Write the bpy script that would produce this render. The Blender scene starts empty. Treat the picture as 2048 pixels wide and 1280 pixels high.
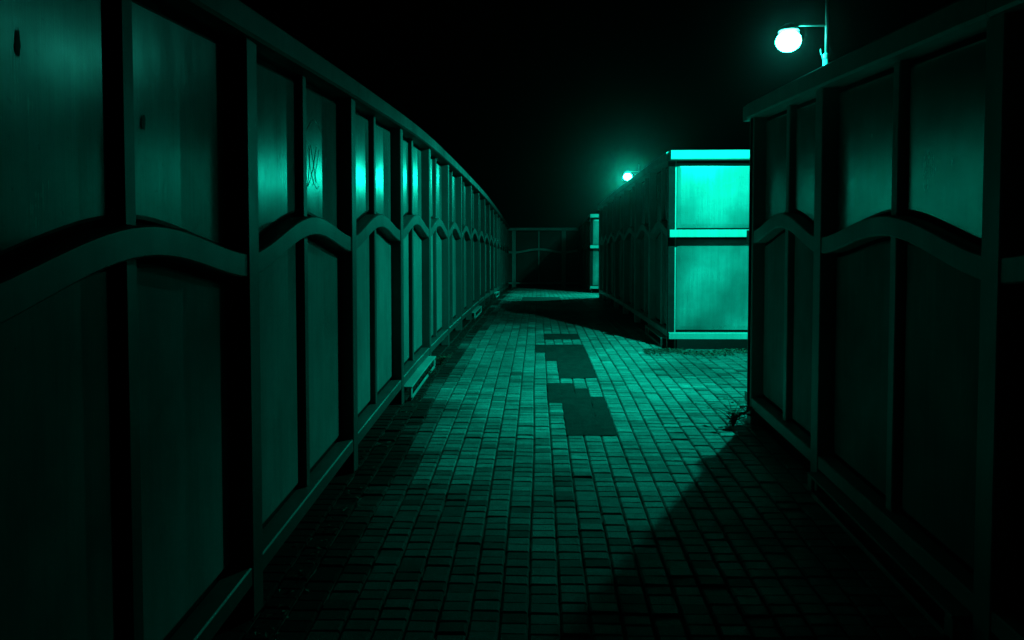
import bpy, bmesh, math, random
from mathutils import Vector, Matrix
random.seed(11)
R = math.radians
S = bpy.context.scene
C = S.collection

# ------------------------------------------------------------------ camera, world, exposure
cam_d = bpy.data.cameras.new('camera')
cam_d.lens = 28.125; cam_d.sensor_width = 36; cam_d.clip_start = .05; cam_d.clip_end = 500
cam = bpy.data.objects.new('camera', cam_d); C.objects.link(cam)
cam.location = (0, 0, 0)
cam.rotation_euler = (R(90 - 2.33), 0, R(1.83))
S.camera = cam
w = bpy.data.worlds.new('World'); S.world = w; w.use_nodes = True
nt = w.node_tree; nt.nodes.clear()
sky = nt.nodes.new('ShaderNodeTexSky'); sky.sky_type = 'NISHITA'; sky.sun_disc = False
sky.sun_elevation = R(-6); sky.sun_rotation = R(200)
tint = nt.nodes.new('ShaderNodeMixRGB'); tint.blend_type = 'MULTIPLY'; tint.inputs[0].default_value = 1
tint.inputs[2].default_value = (0.0, 1.0, .5, 1)
bg = nt.nodes.new('ShaderNodeBackground'); bg.inputs[1].default_value = .004
wo = nt.nodes.new('ShaderNodeOutputWorld')
nt.links.new(sky.outputs[0], tint.inputs[1]); nt.links.new(tint.outputs[0], bg.inputs[0]); nt.links.new(bg.outputs[0], wo.inputs[0])
S.view_settings.view_transform = 'Standard'; S.view_settings.look = 'None'
S.view_settings.exposure = -.3; S.view_settings.gamma = 1
S.cycles.max_bounces = 6; S.cycles.diffuse_bounces = 3; S.cycles.glossy_bounces = 4; S.cycles.volume_bounces = 0
S.cycles.use_denoising = True
S.cycles.sample_clamp_indirect = 8.0
S.cycles.blur_glossy = .3
LAMP = 44000.0            # radiance of the small LED disc inside each lamp
TEAL = (.0022, 1.0, .67)
HAZE = .0012

# ------------------------------------------------------------------ helpers
PROF = [(-12, -2.95), (-6, -2.36), (-3, -2.03), (0, -1.69), (3.1, -1.366), (5.5, -1.125), (8, -.905), (10.6, -.745), (13.5, -.595),
        (17, -.435), (20, -.325), (25, -.18), (30, -.065), (34, .015), (40, .08), (60, .1)]
def zd(y):
    P = PROF
    if y <= P[0][0]: return P[0][1]
    if y >= P[-1][0]: return P[-1][1]
    for i in range(len(P) - 1):
        if P[i][0] <= y <= P[i + 1][0]: break
    def sl(j):
        if j <= 0: return (P[1][1] - P[0][1]) / (P[1][0] - P[0][0])
        if j >= len(P) - 1: return (P[-1][1] - P[-2][1]) / (P[-1][0] - P[-2][0])
        return (P[j + 1][1] - P[j - 1][1]) / (P[j + 1][0] - P[j - 1][0])
    h = P[i + 1][0] - P[i][0]; t = (y - P[i][0]) / h
    m0, m1 = sl(i) * h, sl(i + 1) * h
    return ((2*t**3 - 3*t*t + 1) * P[i][1] + (t**3 - 2*t*t + t) * m0 + (3*t*t - 2*t**3) * P[i + 1][1] + (t**3 - t*t) * m1)

def link(name, verts, faces, mat, parent=None, smooth=False):
    me = bpy.data.meshes.new(name); me.from_pydata([tuple(v) for v in verts], [], faces); me.update()
    bm = bmesh.new(); bm.from_mesh(me); bmesh.ops.recalc_face_normals(bm, faces=bm.faces); bm.to_mesh(me); bm.free()
    if mat: me.materials.append(mat)
    if smooth:
        for p in me.polygons: p.use_smooth = True
    o = bpy.data.objects.new(name, me); C.objects.link(o)
    if parent:
        o.parent = parent
    return o
def tag(o, label=None, cat=None, group=None, kind=None):
    if label: o['label'] = label
    if cat: o['category'] = cat
    if group: o['group'] = group
    if kind: o['kind'] = kind
    return o
def empty(name, loc, label, cat, group=None):
    o = bpy.data.objects.new(name, None); C.objects.link(o); o.location = loc; o.empty_display_size = .2
    return tag(o, label, cat, group)
class MB:
    def __init__(s): s.v = []; s.f = []
    def add(s, vs, fs):
        n = len(s.v); s.v += [Vector(v) for v in vs]; s.f += [tuple(i + n for i in f) for f in fs]
    def build(s, name, mat, parent=None, smooth=False):
        off = parent_world(parent) if parent else Vector((0, 0, 0))
        return link(name, [v - off for v in s.v], s.f, mat, parent, smooth)
def parent_world(p):
    v = Vector((0, 0, 0))
    while p: v += Vector(p.location); p = p.parent
    return v
def rect_sec(d0, d1, h0, h1, c=.005):
    return [(d0 + c, h0), (d1 - c, h0), (d1, h0 + c), (d1, h1 - c), (d1 - c, h1), (d0 + c, h1), (d0, h1 - c), (d0, h0 + c)]
def sweep(mb, rings):
    n = len(rings[0]); vs = [p for r in rings for p in r]; fs = []
    for k in range(len(rings) - 1):
        for i in range(n):
            j = (i + 1) % n; fs.append((k*n + i, k*n + j, (k+1)*n + j, (k+1)*n + i))
    fs.append(tuple(range(n - 1, -1, -1))); fs.append(tuple((len(rings) - 1)*n + i for i in range(n)))
    mb.add(vs, fs)
def tube(mb, pts, rad, n=10):
    rings = []
    pts = [Vector(p) for p in pts]
    for i, p in enumerate(pts):
        t = (pts[min(i + 1, len(pts) - 1)] - pts[max(i - 1, 0)]).normalized()
        a = t.cross(Vector((0, 0, 1)) if abs(t.z) < .9 else Vector((1, 0, 0))).normalized(); b = t.cross(a)
        r = rad[i] if isinstance(rad, (list, tuple)) else rad
        rings.append([p + a*r*math.cos(2*math.pi*k/n) + b*r*math.sin(2*math.pi*k/n) for k in range(n)])
    sweep(mb, rings)
def lathe(mb, c, prof, n=24):
    c = Vector(c); rings = [[c + Vector((r*math.cos(2*math.pi*k/n), r*math.sin(2*math.pi*k/n), z)) for k in range(n)] for r, z in prof]
    sweep(mb, rings)

# ------------------------------------------------------------------ materials
def mat(name):
    m = bpy.data.materials.new(name); m.use_nodes = True
    n = m.node_tree.nodes; return m, n, m.node_tree.links, n['Principled BSDF']
def noise(n, l, src, scale, detail=4, rough=.55, mp=None):
    t = n.new('ShaderNodeTexNoise'); t.inputs['Scale'].default_value = scale; t.inputs['Detail'].default_value = detail
    t.inputs['Roughness'].default_value = rough
    if mp:
        q = n.new('ShaderNodeMapping'); q.inputs['Scale'].default_value = mp; l.new(src, q.inputs[0]); l.new(q.outputs[0], t.inputs[0])
    else: l.new(src, t.inputs[0])
    return t.outputs['Fac']
def ramp(n, l, src, stops):
    r = n.new('ShaderNodeValToRGB'); e = r.color_ramp.elements
    while len(e) < len(stops): e.new(.5)
    for k, (p, v) in enumerate(stops):
        e[k].position = p; e[k].color = (v, v, v, 1) if not isinstance(v, tuple) else v + (1,)
    l.new(src, r.inputs[0]); return r.outputs[0]
def math_(n, l, op, a, b):
    m = n.new('ShaderNodeMath'); m.operation = op
    for i, x in enumerate((a, b)):
        if isinstance(x, (int, float)): m.inputs[i].default_value = x
        else: l.new(x, m.inputs[i])
    return m.outputs[0]
def bump(n, l, h, strength, dist, prev=None):
    b = n.new('ShaderNodeBump'); b.inputs['Strength'].default_value = strength; b.inputs['Distance'].default_value = dist
    l.new(h, b.inputs['Height'])
    if prev: l.new(prev, b.inputs['Normal'])
    return b.outputs[0]

def steel_mat(name, lo, hi, r0, r1, metal=.85, streak=.25, ior=1.24, stain=0):
    m, n, l, p = mat(name)
    tc = n.new('ShaderNodeTexCoord').outputs['Object']
    fine = noise(n, l, tc, 1, 3, .6, (260, 260, 4))
    big = noise(n, l, tc, 1.15, 3, .5, (1, 1, 1))
    broad = noise(n, l, tc, 1.7, 6, .6, (1, 1, .8))
    runs = noise(n, l, tc, 1, 4, .6, (22, 22, 1.1))
    spots = noise(n, l, tc, 34, 4, .7)
    mixv = math_(n, l, 'MULTIPLY', ramp(n, l, broad, [(.3, .35), (.7, 1.0)]), ramp(n, l, runs, [(.3, .78), (.62, 1.0)]))
    if stain: mixv = math_(n, l, 'MULTIPLY', mixv, ramp(n, l, big, [(.38, 1 - stain), (.56, 1.0)]))
    mixv = math_(n, l, 'MULTIPLY', mixv, ramp(n, l, spots, [(.24, .45), (.36, 1.0)]))
    mixv = math_(n, l, 'MULTIPLY', mixv, ramp(n, l, fine, [(.2, .75), (.8, 1.0)]))
    col = ramp(n, l, mixv, [(0, (lo, lo, lo*.97)), (1, (hi, hi, hi*.97))])
    l.new(col, p.inputs['Base Color'])
    rr = math_(n, l, 'ADD', ramp(n, l, broad, [(.3, r1), (.7, r0)]), math_(n, l, 'MULTIPLY', fine, .05))
    l.new(rr, p.inputs['Roughness'])
    p.inputs['Metallic'].default_value = metal; p.inputs['IOR'].default_value = ior
    b = bump(n, l, fine, streak, .0012)
    wob = noise(n, l, tc, 1, 2, .5, (2.2, 2.2, 1.6))
    b = bump(n, l, wob, .35, .02, b)
    l.new(b, p.inputs['Normal'])
    return m
M_panel = steel_mat('brushed_sheet_steel', .055, .26, .14, .26, .1)
M_cap = steel_mat('weathered_cap_rail', .008, .038, .4, .6, .02, .3, ior=1.16)  # darker copy for top rails, their shade put into the colour
M_pale = steel_mat('pale_sheet_steel', .32, .82, .14, .26, .85)  # lighter sheet copy, light on the right fences put into the colour
M_end = steel_mat('polished_end_sheet', .035, .32, .2, .34, .12, ior=1.5, stain=.62)
M_bare = steel_mat('bare_galvanised_rail', .14, .40, .4, .55, .1)  # lighter frame copy, standing in for light on right, end and cross fences
M_low = steel_mat('scuffed_sheet_steel', .055, .25, .5, .66, .0, ior=1.16)
M_rail = steel_mat('galvanised_frame', .022, .08, .34, .5, .03, .12, ior=1.22)
M_post = steel_mat('weathered_post_metal', .02, .075, .36, .55, .03, .12, ior=1.2)
def plain(name, c, rough=.7, metal=0, scale=8, amt=.4, bstr=.3, bd=.003):
    m, n, l, p = mat(name)
    tc = n.new('ShaderNodeTexCoord').outputs['Object']
    a = noise(n, l, tc, scale, 6, .65)
    l.new(ramp(n, l, a, [(.25, tuple(x*(1 - amt) for x in c)), (.75, tuple(x*(1 + amt) for x in c))]), p.inputs['Base Color'])
    p.inputs['Roughness'].default_value = rough; p.inputs['Metallic'].default_value = metal
    l.new(bump(n, l, noise(n, l, tc, scale*6, 4, .7), bstr, bd), p.inputs['Normal'])
    return m
M_back = plain('dark_backing', (.012, .012, .012), .95); M_back.node_tree.nodes['Principled BSDF'].inputs['Specular IOR Level'].default_value = .05
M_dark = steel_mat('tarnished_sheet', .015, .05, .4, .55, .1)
M_leaf = plain('weed_leaf', (.03, .045, .02), .75)
M_litter = plain('dead_leaf', (.07, .055, .035), .8, 0, 20)
M_bed = plain('joint_sand', (.05, .05, .045), .9, 0, 60, .7, .8, .004)
M_ground = plain('dark_ground', (.02, .022, .018), .95, 0, .5)
M_pole = plain('galvanised_pole', (.4, .4, .4), .42, .6, 14, .25)
M_mark = plain('scratched_metal', (.85, .85, .85), .5, 0, 30, .1)
M_blot = plain('black_smear', (.01, .01, .01), .8)

# pavers
M_brick, n, l, p = mat('concrete_pavers')
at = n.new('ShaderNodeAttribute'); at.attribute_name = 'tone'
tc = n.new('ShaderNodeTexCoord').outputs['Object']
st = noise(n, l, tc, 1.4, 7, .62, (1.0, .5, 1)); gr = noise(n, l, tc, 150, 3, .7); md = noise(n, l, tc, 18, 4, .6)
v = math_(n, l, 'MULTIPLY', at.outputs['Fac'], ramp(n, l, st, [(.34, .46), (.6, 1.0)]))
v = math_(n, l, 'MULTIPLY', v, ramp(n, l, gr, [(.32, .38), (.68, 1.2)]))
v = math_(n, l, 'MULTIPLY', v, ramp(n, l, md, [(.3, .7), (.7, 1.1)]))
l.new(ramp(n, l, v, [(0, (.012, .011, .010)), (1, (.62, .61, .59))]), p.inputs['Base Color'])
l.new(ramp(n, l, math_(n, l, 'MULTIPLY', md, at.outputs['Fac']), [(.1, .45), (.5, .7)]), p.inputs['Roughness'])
p.inputs['IOR'].default_value = 1.36
l.new(ramp(n, l, at.outputs['Fac'], [(.03, .02), (.3, .22)]), p.inputs['Specular IOR Level'])
b_ = bump(n, l, gr, 1.0, .007); b_ = bump(n, l, md, .5, .006, b_); l.new(b_, p.inputs['Normal'])
# asphalt
M_asph, n, l, p = mat('asphalt_patching')
tc = n.new('ShaderNodeTexCoord').outputs['Object']
gr = noise(n, l, tc, 190, 3, .75); md = noise(n, l, tc, 9, 5, .6)
l.new(ramp(n, l, math_(n, l, 'MULTIPLY', gr, md), [(.12, (.010, .010, .010)), (.42, (.035, .035, .033))]), p.inputs['Base Color'])
p.inputs['Roughness'].default_value = .85; p.inputs['Specular IOR Level'].default_value = .15
b_ = bump(n, l, gr, 1.0, .006); l.new(bump(n, l, md, .5, .01, b_), p.inputs['Normal'])
# lamp: bulb and diffuser
M_bulb, n, l, p = mat('lit_bulb')
n.remove(p); e = n.new('ShaderNodeEmission'); e.inputs[0].default_value = TEAL + (1,); e.inputs[1].default_value = LAMP
l.new(e.outputs[0], n['Material Output'].inputs[0])
M_glow, n, l, p = mat('lit_diffuser')
n.remove(p); e = n.new('ShaderNodeEmission'); e.inputs[0].default_value = (.035, 1, .72, 1); e.inputs[1].default_value = 40
t = n.new('ShaderNodeBsdfTransparent'); a = n.new('ShaderNodeAddShader'); l.new(e.outputs[0], a.inputs[0]); l.new(t.outputs[0], a.inputs[1])
l.new(a.outputs[0], n['Material Output'].inputs[0])

# ------------------------------------------------------------------ ground, deck, paving
XL, XR, XREF = -1.16, 1.64, 2.95           # walkway faces of the fences, outer side of the recesses
REF = [(6.3, 10.05), (21.5, 25.2)]
def in_refuge(y0, y1): return any(a - .05 < y0 and y1 < b + .05 for a, b in REF)
mb = MB(); mb.add([(-300, -300, -7), (300, -300, -7), (300, 300, -7), (-300, 300, -7)], [(0, 1, 2, 3)])
tag(mb.build('ground', M_ground), kind='structure')
ys = [-6 + i*.5 for i in range(90)]
mb = MB()
sweep(mb, [[(-1.5, y, zd(y) - .35), (3.3, y, zd(y) - .35), (3.3, y, zd(y) - .014), (-1.5, y, zd(y) - .014)] for y in ys])
tag(mb.build('bridge_deck', M_bed), kind='structure')

def ypx(y):                                  # photo row -> distance along the deck
    lo, hi = .5, 34
    for _ in range(50):
        m_ = (lo + hi) / 2
        if -zd(m_) / m_ * 1600 > y - 575: lo = m_
        else: hi = m_
    return lo
CW, RL = .125, .084
X0 = -.031
def cells(k0, k1, ya, yb):
    y0, y1 = ypx(ya), ypx(yb)
    return (k0, k1, round(y1 / RL), round(y0 / RL))
PATCH = [cells(1, 2, 765, 806), cells(2, 3, 765, 872), cells(3, 4, 777, 872), cells(4, 5, 793, 872),
         cells(0, 1, 689, 706), cells(1, 2, 689, 722), cells(2, 5, 689, 755.5), cells(1, 5, 668, 679), (-3, 5, 232, 262)]
def patched(k, r): return any(a <= k < b and c <= r < d for a, b, c, d in PATCH)
vs, fs, tones = [], [], []
wob = {k: (random.uniform(0, 6), random.uniform(.2, .5), random.uniform(.0015, .0045)) for k in range(-12, 30)}
def lx(k, y):
    a, b, c = wob[k]; return X0 + CW*k + c*math.sin(a + b*y*3) + .0025*math.sin(y*1.3 + k*.7)
off = {k: random.uniform(-.012, .012) for k in range(-12, 30)}
for r in range(-30, 400):
    y0 = r*RL; y1 = y0 + RL
    kmax = 23 if in_refuge(y0, y1) else 14
    for k in range(-10, kmax):
        if patched(k, r): continue
        rg = random
        xa, xb = lx(k, y0) + .0055, lx(k + 1, y0) - .0045
        if k == -10: xa = -1.34
        oa = off[k] if not patched(k, r - 1) else 0
        ya, yb = y0 + off[k] + .0028 + rg.uniform(0, .0015), y1 + off[k] - .0022 - rg.uniform(0, .0015)
        x_m, y_m = (xa + xb)/2, (ya + yb)/2
        h = rg.gauss(0, .0022) + (-.006 if rg.random() < .03 else 0); tx, ty = rg.gauss(0, .012), rg.gauss(0, .014)
        sk = rg.uniform(-.0012, .0012)
        def P(x, y, dz): return (x, y + sk*(x - x_m)/.06, zd(y) + h + (x - x_m)*tx + (y - y_m)*ty + dz)
        b = .0075; n0 = len(vs)
        for (q, dz) in ((0, -.018), (0, -.0065), (b, 0)):
            vs += [P(xa + q, ya + q*.45, dz), P(xb - q, ya + q*.45, dz), P(xb - q, yb - q*.45, dz), P(xa + q, yb - q*.45, dz)]
        f6 = [(n0 + 8, n0 + 9, n0 + 10, n0 + 11)]
        for lv in (0, 4):
            for i in range(4):
                j = (i + 1) % 4; f6.append((n0 + lv + i, n0 + lv + j, n0 + lv + 4 + j, n0 + lv + 4 + i))
        fs += f6
        t_ = min(1, max(.25, rg.gauss(.72, .14)))
        if rg.random() < .06: t_ *= .55
        e_ = min(1, max(.0, (x_m + .98 + .06*math.sin(y_m*1.9) + .05*math.sin(y_m*4.3 + 1) + rg.uniform(-.04, .04)) / .24))     # darker towards the left edge
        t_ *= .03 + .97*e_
        q_ = (y_m + 1.2*x_m - 4.0 + .35*math.sin(x_m*5 + y_m*2.1) + .25*math.sin(x_m*11 - y_m*4.7) + rg.uniform(-.35, .35)) / 1.7   # lamp light falling off into the foreground, painted into the tone
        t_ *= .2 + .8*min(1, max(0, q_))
        if y_m > 6.4: t_ *= 1 - .34*min(1, (y_m - 6.6)/1.5)  # weaker light beyond the bright pool painted into the tone
        b2 = min(1, max(0, (y_m - 12.3 + .4*math.sin(x_m*4) + rg.uniform(-.3, .3))/1.2))*min(1, max(0, (17.0 - y_m)/.9)); t_ *= 1 - .7*b2     # unlit band between the two lamps, its shade painted into the tone
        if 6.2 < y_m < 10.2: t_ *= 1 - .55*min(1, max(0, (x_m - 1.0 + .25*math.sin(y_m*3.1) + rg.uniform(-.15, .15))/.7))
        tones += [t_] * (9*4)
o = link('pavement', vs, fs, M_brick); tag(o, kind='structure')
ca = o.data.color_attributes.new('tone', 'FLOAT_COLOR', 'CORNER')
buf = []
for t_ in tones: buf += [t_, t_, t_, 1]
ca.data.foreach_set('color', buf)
mb = MB()
for (a, b, c, d) in PATCH:
    nx, ny = max(2, (b - a)*3), max(2, int((d - c)*1))
    base = []
    for j in range(ny + 1):
        for i in range(nx + 1):
            y = c*RL + (d - c)*RL*j/ny; x = X0 + CW*(a + (b - a)*i/nx)
            if i in (0, nx): x += random.uniform(-.006, .006)
            base.append((x, y, zd(y) + .0012 + random.uniform(-.0015, .0015)))
    mb.add(base, [(j*(nx+1) + i, j*(nx+1) + i + 1, (j+1)*(nx+1) + i + 1, (j+1)*(nx+1) + i) for j in range(ny) for i in range(nx)])
tag(mb.build('asphalt_patch', M_asph), kind='structure')

# ------------------------------------------------------------------ fences
H_TOP, VAL, RISE, THK = 2.35, 1.445, .135, .096
class Run:
    def __init__(s, p0, p1, nrm, root):
        s.p0 = Vector(p0 + (0,)); s.t = (Vector(p1 + (0,)) - s.p0); s.L = s.t.length; s.t.normalize()
        s.n = Vector(nrm + (0,)); s.root = root
    def at(s, u, d, h):
        q = s.p0 + s.t*u + s.n*d
        return Vector((q.x, q.y, zd(q.y) + h))
    def bar(s, u0, u1, d0, d1, h0, h1, c=.005, step=.45, cf=None):
        mb = MB(); k = max(1, int((u1 - u0)/step + .99)); rings = []
        for i in range(k + 1):
            u = u0 + (u1 - u0)*i/k; dh = cf(u) if cf else 0
            rings.append([s.at(u, d, h + dh) for d, h in rect_sec(d0, d1, h0, h1, c)])
        sweep(mb, rings); return mb
    def upright(s, u0, u1, d0, d1, h0, h1, c=.005):
        mb = MB(); um = (u0 + u1)/2
        sec = rect_sec(d0, d1, u0, u1, c)
        q = s.p0 + s.t*um; zb = zd(q.y)
        rings = []
        for h in (h0, h1):
            rings.append([Vector(((s.p0 + s.t*u + s.n*d).x, (s.p0 + s.t*u + s.n*d).y, zb + h)) for d, u in sec])
        sweep(mb, rings); return mb
    def sheet(s, u0, u1, fb, ft, d, m=.014, n=10):
        mb = MB(); rows = []
        def row(ua, ub, f, off, dd): return [s.at(ua + (ub - ua)*i/n, dd, f(ua + (ub - ua)*i/n) + off) for i in range(n + 1)]
        A = row(u0, u1, fb, 0, d - .022); B = row(u0, u1, ft, 0, d - .022)
        A1 = row(u0 + .002, u1 - .002, fb, .002, d - .007); B1 = row(u0 + .002, u1 - .002, ft, -.002, d - .007)
        A2 = row(u0 + m, u1 - m, fb, m, d); B2 = row(u0 + m, u1 - m, ft, -m, d)
        K = n + 1; vs = A + B + A1 + B1 + A2 + B2; fs = []
        for i in range(n):
            fs += [(4*K + i, 4*K + i + 1, 5*K + i + 1, 5*K + i)]
            for (a, b) in ((0, 2), (2, 4)): fs += [(a*K + i, a*K + i + 1, b*K + i + 1, b*K + i), ((a+1)*K + i, (a+1)*K + i + 1, (b+1)*K + i + 1, (b+1)*K + i)]
        for (a, b) in ((0, 2), (2, 4)):
            for i in (0, n): fs.append((a*K + i, b*K + i, (b+1)*K + i, (a+1)*K + i))
        mb.add(vs, fs); return mb

def fence_run(run, posts, flat=False, kicks=(), joints=2, post_w=.12, ends=(0, 0), mull=True, rail_back=-.19, proud=.0, dark_post=False, sheet_mat=None, pale=False):
    G = globals(); root = run.root
    M_panel = sheet_mat or (M_end if flat else G['M_pale'] if pale else G['M_panel'])
    M_low = G['M_low']
    M_post = M_bare if (sheet_mat or pale) else G['M_post']; M_rail = M_bare if (pale or sheet_mat) else G['M_rail']; M_cap = M_bare if (pale or sheet_mat) else G['M_cap']
    """posts: centres along the run. A bay has an arched middle rail, one mullion and four sheets."""
    root = run.root
    out = {}
    for u in posts:
        run.upright(u - post_w/2, u + post_w/2, -.1, -.085 if dark_post else 0, .0, H_TOP - .001).build('post', M_back if dark_post else M_post, root)
    u_a, u_b = posts[0] - post_w/2 - ends[0], posts[-1] + post_w/2 + ends[1]
    run.bar(u_a if flat else posts[0], u_b if flat else posts[-1], -.125, -.101, -.02 if pale else .13, H_TOP - .002, .001, .45).build('backing', M_back, root)
    # top rail in lengths with open joints
    cuts = [u_a] + [posts[i] for i in range(1, len(posts) - 1) if i % joints == 0] + [u_b]
    for a, b in zip(cuts, cuts[1:]):
        run.bar(a + .0015, b - .0015, rail_back, .035 + proud, H_TOP, H_TOP + .115, .012, .3).build('top_rail', M_bare if flat else M_cap, root)
    for i, (a, b) in enumerate(zip(posts, posts[1:])):
        s0, s1 = a + post_w/2, b - post_w/2; um = (s0 + s1)/2; L = s1 - s0
        def arch(u, s0=s0, L=L, flat=flat):
            if flat: return 0
            x = min(1, max(0, (u - s0)/L)); return RISE*(.45*math.sin(math.pi*x) + .55*(.5 - .5*math.cos(2*math.pi*x)))
        run.bar((posts[0] - post_w/2 if flat else s0) + .001, s1 - .001, -.098 if not flat else -.048, -.006 + proud, VAL - THK/2, VAL + THK/2, .006, L/22, arch).build('middle_rail', M_bare if flat else M_rail, root)
        run.bar((posts[0] - post_w/2 if flat else s0) + .001, s1 - .001, -.098 if not flat else -.048, -.004 + proud, .135, .215, .006).build('bottom_rail', M_bare if flat else M_rail, root)
        halves = ((s0, um - .035), (um + .035, s1)) if mull else ((s0, s1),)
        if mull:
            run.upright(um - .034, um + .034, -.098, -.048, .216, VAL + arch(um) - THK/2 - .001).build('mullion', M_post, root)
            run.upright(um - .034, um + .034, -.098, -.048, VAL + arch(um) + THK/2 + .001, H_TOP - .001).build('mullion', M_post, root)
        for (x0, x1) in halves:
            out[('l', i, x0 > um - .01)] = run.sheet(x0 + .022, x1 - .022, lambda u: .24, lambda u: VAL + arch(u) - THK/2 - .02, -.082, m=.05 if flat else .014).build('lower_panel', M_panel if flat or sheet_mat else M_low, root)
            out[('u', i, x0 > um - .01)] = run.sheet(x0 + .022, x1 - .022, lambda u: VAL + arch(u) + THK/2 + .02, lambda u: H_TOP - .03, -.082, m=.05 if flat else .014).build('upper_panel', M_panel, root)
        if i in kicks:
            mb = MB()
            for q in (run.bar(s0 + .02, s1 - .02, -.02, .065, .112, .126, .002), run.bar(s0 + .02, s1 - .02, .045, .06, .004, .03, .003),
                      run.upright(s0 + .02, s0 + .085, .04, .06, .004, .111, .003), run.upright(s1 - .085, s1 - .02, .04, .06, .004, .111, .003)):
                mb.add(q.v, q.f)
            mb.build('kick_frame', M_bare, root)
            run.bar(s0 + .03, s1 - .03, -.09, -.07, .01, .11, .002).build('kick_plate', M_back, root)
    return out

# left fence: 19 bays
g = 'fence sections along the footbridge'
rootL = empty('panel_fence', (XL - .05, 5.05, zd(5.05)), 'long unbroken steel fence with a row of arched bays down the left side', 'fence', g)
rl = Run((XL, -2.15), (XL, 33), (1, 0), rootL)
PL = [i*1.8 for i in range(20)]
left = fence_run(rl, PL, kicks=(5, 9, 13), joints=2)
# near right fence with its return round the recess corner
rootA = empty('panel_fence', (XR + .05, 4.73, zd(4.73)), 'nearest right-hand steel fence in deep shade, cut off by the right edge', 'fence', g)
ra = Run((XR, -2.6), (XR, 6.25), (-1, 0), rootA)
PA = [v + 2.6 for v in (-2.44, -.64, 1.16, 2.965, 4.77, 6.24)]
fence_run(ra, PA, kicks=(3,), joints=1, ends=(0, .001), pale=True)
rr = Run((XR - .002, 6.34), (XREF, 6.34), (0, 1), rootA)
fence_run(rr, [.05, XREF - XR - .05], flat=True, mull=False, post_w=.06, proud=.1, rail_back=-.03, ends=(.03, 0))
# middle right fence: recess outer wall, bright return facing the viewer, then the long run
rootB = empty('panel_fence', (XR + .05, 10.05, zd(10.05)), 'middle right-hand steel fence with a brightly lit end facing the viewer', 'fence', g)
rb0 = Run((XREF, 6.5), (XREF, 10.0), (-1, 0), rootB)
fence_run(rb0, [.06, 1.75, 3.4], joints=1)
rb1 = Run((XR, 10.02), (XREF, 10.02), (0, -1), rootB)
fence_run(rb1, [.035, XREF - XR - .04], flat=True, mull=False, post_w=.085, proud=.05, rail_back=-.1, ends=(.0, 0), dark_post=True)
rb = Run((XR, 10.1), (XR, 21.5), (-1, 0), rootB)
fence_run(rb, [.08, 1.78, 3.5, 5.3, 7.1, 8.9, 10.1, 11.3], kicks=(0,), joints=2, pale=True)
rb2 = Run((XR, 21.58), (XREF, 21.58), (0, 1), rootB)
fence_run(rb2, [.05, XREF - XR - .05], flat=True, mull=False, post_w=.06, proud=.1, rail_back=-.03, ends=(.03, 0))
# far right fence
rootC = empty('panel_fence', (XR + .05, 25.2, zd(25.2)), 'far right-hand steel fence showing only its narrow bright lit end', 'fence', g)
rc0 = Run((XREF, 21.75), (XREF, 25.1), (-1, 0), rootC)
fence_run(rc0, [.06, 1.65, 3.25], joints=1)
rc1 = Run((XR, 25.15), (XREF, 25.15), (0, -1), rootC)
fence_run(rc1, [.035, XREF - XR - .04], flat=True, mull=False, post_w=.07, proud=.05, rail_back=-.1, dark_post=True)
rc = Run((XR, 25.25), (XR, 32.5), (-1, 0), rootC)
fence_run(rc, [.08, 1.78, 3.58, 5.38, 7.1], joints=2)
# cross fence at the end
rootD = empty('panel_fence', (0, 33.2, zd(33.2)), 'dim steel fence standing across the far end of the footway', 'fence', g)
rd = Run((-5.1, 33.2), (5.2, 33.2), (0, -1), rootD)
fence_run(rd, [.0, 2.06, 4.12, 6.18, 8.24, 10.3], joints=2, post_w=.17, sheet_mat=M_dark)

# marks on the left sheets: a scratched scrawl and two black smears
def on_panel(px, py, X=XL - .081):
    u_, v_ = px - 1024, py - 640
    d = Vector((u_, 1600, -v_)); d.rotate(Matrix.Rotation(R(-2.33), 3, 'X')); d.rotate(Matrix.Rotation(R(1.83), 3, 'Z'))
    k = X/d.x; return Vector((X, d.y*k, d.z*k))
pan = left[('u', 3, True)]
mb = MB()
def stroke(pts, r=.0011):
    P_ = [on_panel(*q) for q in pts]; tube(mb, P_, r, 5)
stroke([(614 + 5*math.cos(t) + 1.2*math.sin(2*t), 330 - 46*math.sin(t)) for t in [i*.26 for i in range(25)]])
stroke([(621, 290), (625, 312), (628, 335), (631, 352), (633, 366)]); stroke([(633, 293), (630, 315), (626, 340), (620, 362), (614, 376)])
stroke([(616, 300), (620, 330), (627, 365), (634, 378), (638, 372)]); stroke([(638, 300), (634, 330), (629, 358), (625, 372)], .0008)
stroke([(612, 262), (620, 247), (627, 238), (637, 252), (644, 266)], .001)
mb.build('scratch', M_mark, pan)
def smear(px, py, rx, ry, pan):
    mb = MB(); c = on_panel(px, py, XL - .0795); vs = [c]; N = 18
    for i in range(N):
        a = i*2*math.pi/N; q = random.uniform(.65, 1.15); vs.append(c + Vector((0, math.cos(a)*rx*q, math.sin(a)*ry*q + math.cos(a)*ry*.25)))
    mb.add(vs, [(0, i + 1, (i + 1) % N + 1) for i in range(N)])
    back = MB(); mb.build('smear', M_blot, pan)
smear(287, 245, .016, .026, left[('u', 2, True)])
smear(36, 85, .010, .04, left[('u', 2, False)])

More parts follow.
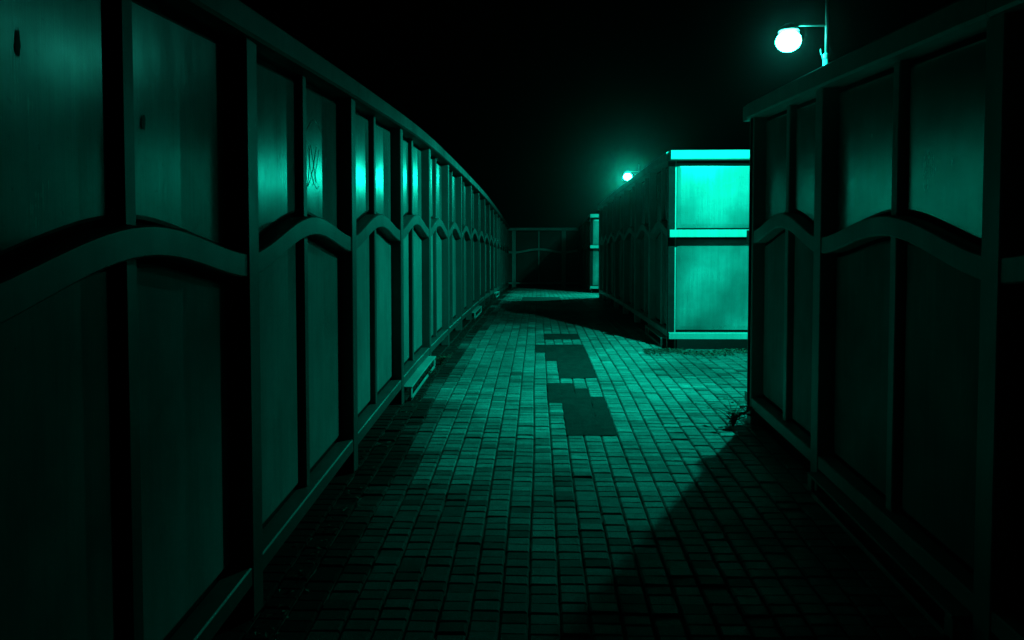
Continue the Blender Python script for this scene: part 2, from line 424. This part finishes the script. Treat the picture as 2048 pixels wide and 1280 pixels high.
# ------------------------------------------------------------------ lamps
def lamp(x, y, pole_dx, axis, hh, label):
    z0 = zd(y); root = empty('street_lamp', (x + pole_dx, y, z0), label, 'street lamp', 'lamps standing in the recesses')
    X = x + pole_dx; hz = z0 + hh
    mb = MB(); tube(mb, [(X - .005, y, z0), (X - .005, y, z0 + 3.13)], [.032, .026], 14)
    tube(mb, [(X, y, z0 + 3.13), (X, y, z0 + 3.66)], .016, 12)
    mb.build('pole', M_pole, root, True)
    mb = MB(); lathe(mb, (X, y, z0), [(.06, 0), (.075, .004), (.075, .015), (.05, .03), (.034, .06)], 16); mb.build('base', M_pole, root)
    mb = MB(); lathe(mb, (X - .003, y, z0 + 3.1), [(.03, 0), (.034, .006), (.034, .04), (.024, .05), (.018, .055)], 16)
    tube(mb, [(X - .03, y, z0 + 3.12), (X - .05, y, z0 + 3.15), (X - .055, y, z0 + 3.2)], .005, 8)
    mb.build('collar', M_pole, root)
    mb = MB(); tube(mb, [(X, y, hz + .15), (X - .2, y, hz + .152), (x + .02, y, hz + .15)], .011, 10); mb.build('arm', M_pole, root, True)
    mb = MB(); lathe(mb, (x, y, hz), [(.015, .17), (.04, .165), (.07, .14), (.095, .105), (.098, .095), (.085, .092)], 28); mb.build('housing', M_pole, root)
    mb = MB(); N = 14
    lathe(mb, (x, y, hz), [(max(.002, .118*math.sin(a)), .005 - .098*math.cos(a)) for a in [math.pi*i/N*.8 for i in range(N + 1)]], 28)
    mb.build('diffuser', M_glow, root, True)
    # flat LED disc inside the diffuser, its face turned down and tilted along the footway
    mb = MB(); N = 24; ax = Vector(axis).normalized(); e1 = ax.orthogonal().normalized(); e2 = ax.cross(e1)
    c0 = Vector((x, y, hz + .012))
    ring = [c0 + (e1*math.cos(6.2832*k/N) + e2*math.sin(6.2832*k/N))*.032 for k in range(N)]
    mb.v = [c0] + ring; mb.f = [(0, k + 1, (k + 1) % N + 1) for k in range(N)]
    mb.build('led_disc', M_bulb, root)
    mb = MB(); rb_ = [c0 + (v - c0)*1.06 - ax*.0003 for v in ring]; top = [v - ax*.03 for v in ring]
    mb.v = rb_ + top; mb.f = [(k, (k+1) % N, N + (k+1) % N, N + k) for k in range(N)] + [tuple(range(N)), tuple(range(2*N - 1, N - 1, -1))]
    mb.build('led_mount', M_pole, root)
lamp(2.40, 7.85, .36, (-.19, .56, -.81), 3.27, 'larger near street lamp glowing above the nearest right-hand fence')
lamp(2.50, 22.5, .31, (-.1, -.1, -1), 3.32, 'smaller far street lamp glowing over the middle right-hand fence')

# ------------------------------------------------------------------ weeds and litter
def weed(x, y, sc, n, label, spread=1.0, seed=1):
    rg = random.Random(seed); z = zd(y)
    root = empty('weed', (x, y, z), label, 'weed', 'weeds growing at the foot of the fences')
    st_, lf = MB(), MB()
    for i in range(n):
        a = rg.uniform(0, 6.28); ln = sc*rg.uniform(.5, 1.1); lean = rg.uniform(.2, 1.0)*spread
        pts = [Vector((x, y, z)) + Vector((math.cos(a)*lean*ln*t*t, math.sin(a)*lean*ln*t*t, ln*t*(1 - .3*lean*t))) for t in (0, .33, .66, 1)]
        tube(st_, pts, [.004*sc/.2, .003*sc/.2, .002*sc/.2, .001], 5)
        for q in range(rg.randint(3, 6)):
            t = rg.uniform(.3, 1); k = min(2, int(t*3)); b = pts[k].lerp(pts[k + 1], t*3 - k)
            az = rg.uniform(0, 6.28); L = sc*rg.uniform(.18, .38); W = L*.33
            d = Vector((math.cos(az), math.sin(az), rg.uniform(-.3, .5))).normalized(); s_ = d.cross(Vector((0, 0, 1))).normalized()
            up = Vector((0, 0, L*.12))
            lf.add([b, b + d*L*.4 + s_*W + up, b + d*L*.45 + up*.4, b + d*L*.4 - s_*W + up, b + d*L], [(0, 1, 2), (0, 2, 3), (1, 4, 2), (2, 4, 3)])
    st_.build('stem', M_leaf, root); lf.build('foliage', M_leaf, root)
weed(1.50, 6.15, .25, 17, 'ragged dark weed sprawling at the free end of the near right fence', 1.5, 4)
weed(-1.06, 8.75, .17, 11, 'dark weed beside the box-like kick frame under the left fence', 1.2, 7)
weed(-1.10, 8.05, .12, 8, 'low dark weed under the left fence just before the kick frame ends', 1.3, 9)
weed(1.60, 18.9, .17, 9, 'distant small weed at the foot of the middle right fence', 1.2, 13)
mb = MB(); rg = random.Random(5)
def leaf(x, y, s):
    z = zd(y) + rg.uniform(.003, .02); a = rg.uniform(0, 6.28); d = Vector((math.cos(a), math.sin(a), rg.uniform(-.15, .5))); q = Vector((-math.sin(a), math.cos(a), rg.uniform(-.3, .3)))
    c = Vector((x, y, z)); k = Vector((0, 0, s*rg.uniform(.1, .5)))
    mb.add([c - d*s, c - d*s*.2 + q*s*.5 + k, c + d*s, c - q*s*.5 + k, c], [(0, 1, 4), (1, 2, 4), (2, 3, 4), (3, 0, 4)])
for i in range(1500):
    x = rg.uniform(1.3, 2.8); y = 9.75 + rg.gauss(0, .14) - .12*math.sin(x*7); leaf(x, min(9.98, y), rg.uniform(.008, .024))
for i in range(700):
    y = rg.uniform(1, 20); leaf(-1.0 - abs(rg.gauss(0, .08)), y, rg.uniform(.006, .018))
for i in range(260):
    leaf(1.55 - abs(rg.gauss(0, .05)), rg.uniform(10, 21), rg.uniform(.008, .02))
for i in range(160):
    leaf(rg.uniform(1.3, 2.7), rg.uniform(6.6, 9.6), rg.uniform(.006, .014))
tag(mb.build('leaf_litter', M_litter), 'dead leaves and grit gathered along the fence feet', 'leaf litter', kind='stuff')

# ------------------------------------------------------------------ haze
if HAZE > 0:
    mb = MB(); a, b = (-6, -8, -8), (8, 40, 6)
    vs = [(x, y, z) for z in (a[2], b[2]) for x, y in ((a[0], a[1]), (b[0], a[1]), (b[0], b[1]), (a[0], b[1]))]
    mb.add(vs, [(0, 3, 2, 1), (4, 5, 6, 7), (0, 1, 5, 4), (1, 2, 6, 5), (2, 3, 7, 6), (3, 0, 4, 7)])
    m, n, l, p = mat('haze'); n.remove(p)
    v_ = n.new('ShaderNodeVolumePrincipled'); v_.inputs['Density'].default_value = HAZE; v_.inputs['Color'].default_value = (.9, .9, .9, 1)
    v_.inputs['Anisotropy'].default_value = .965
    l.new(v_.outputs[0], n['Material Output'].inputs['Volume'])
    tag(mb.build('haze', m), kind='stuff')
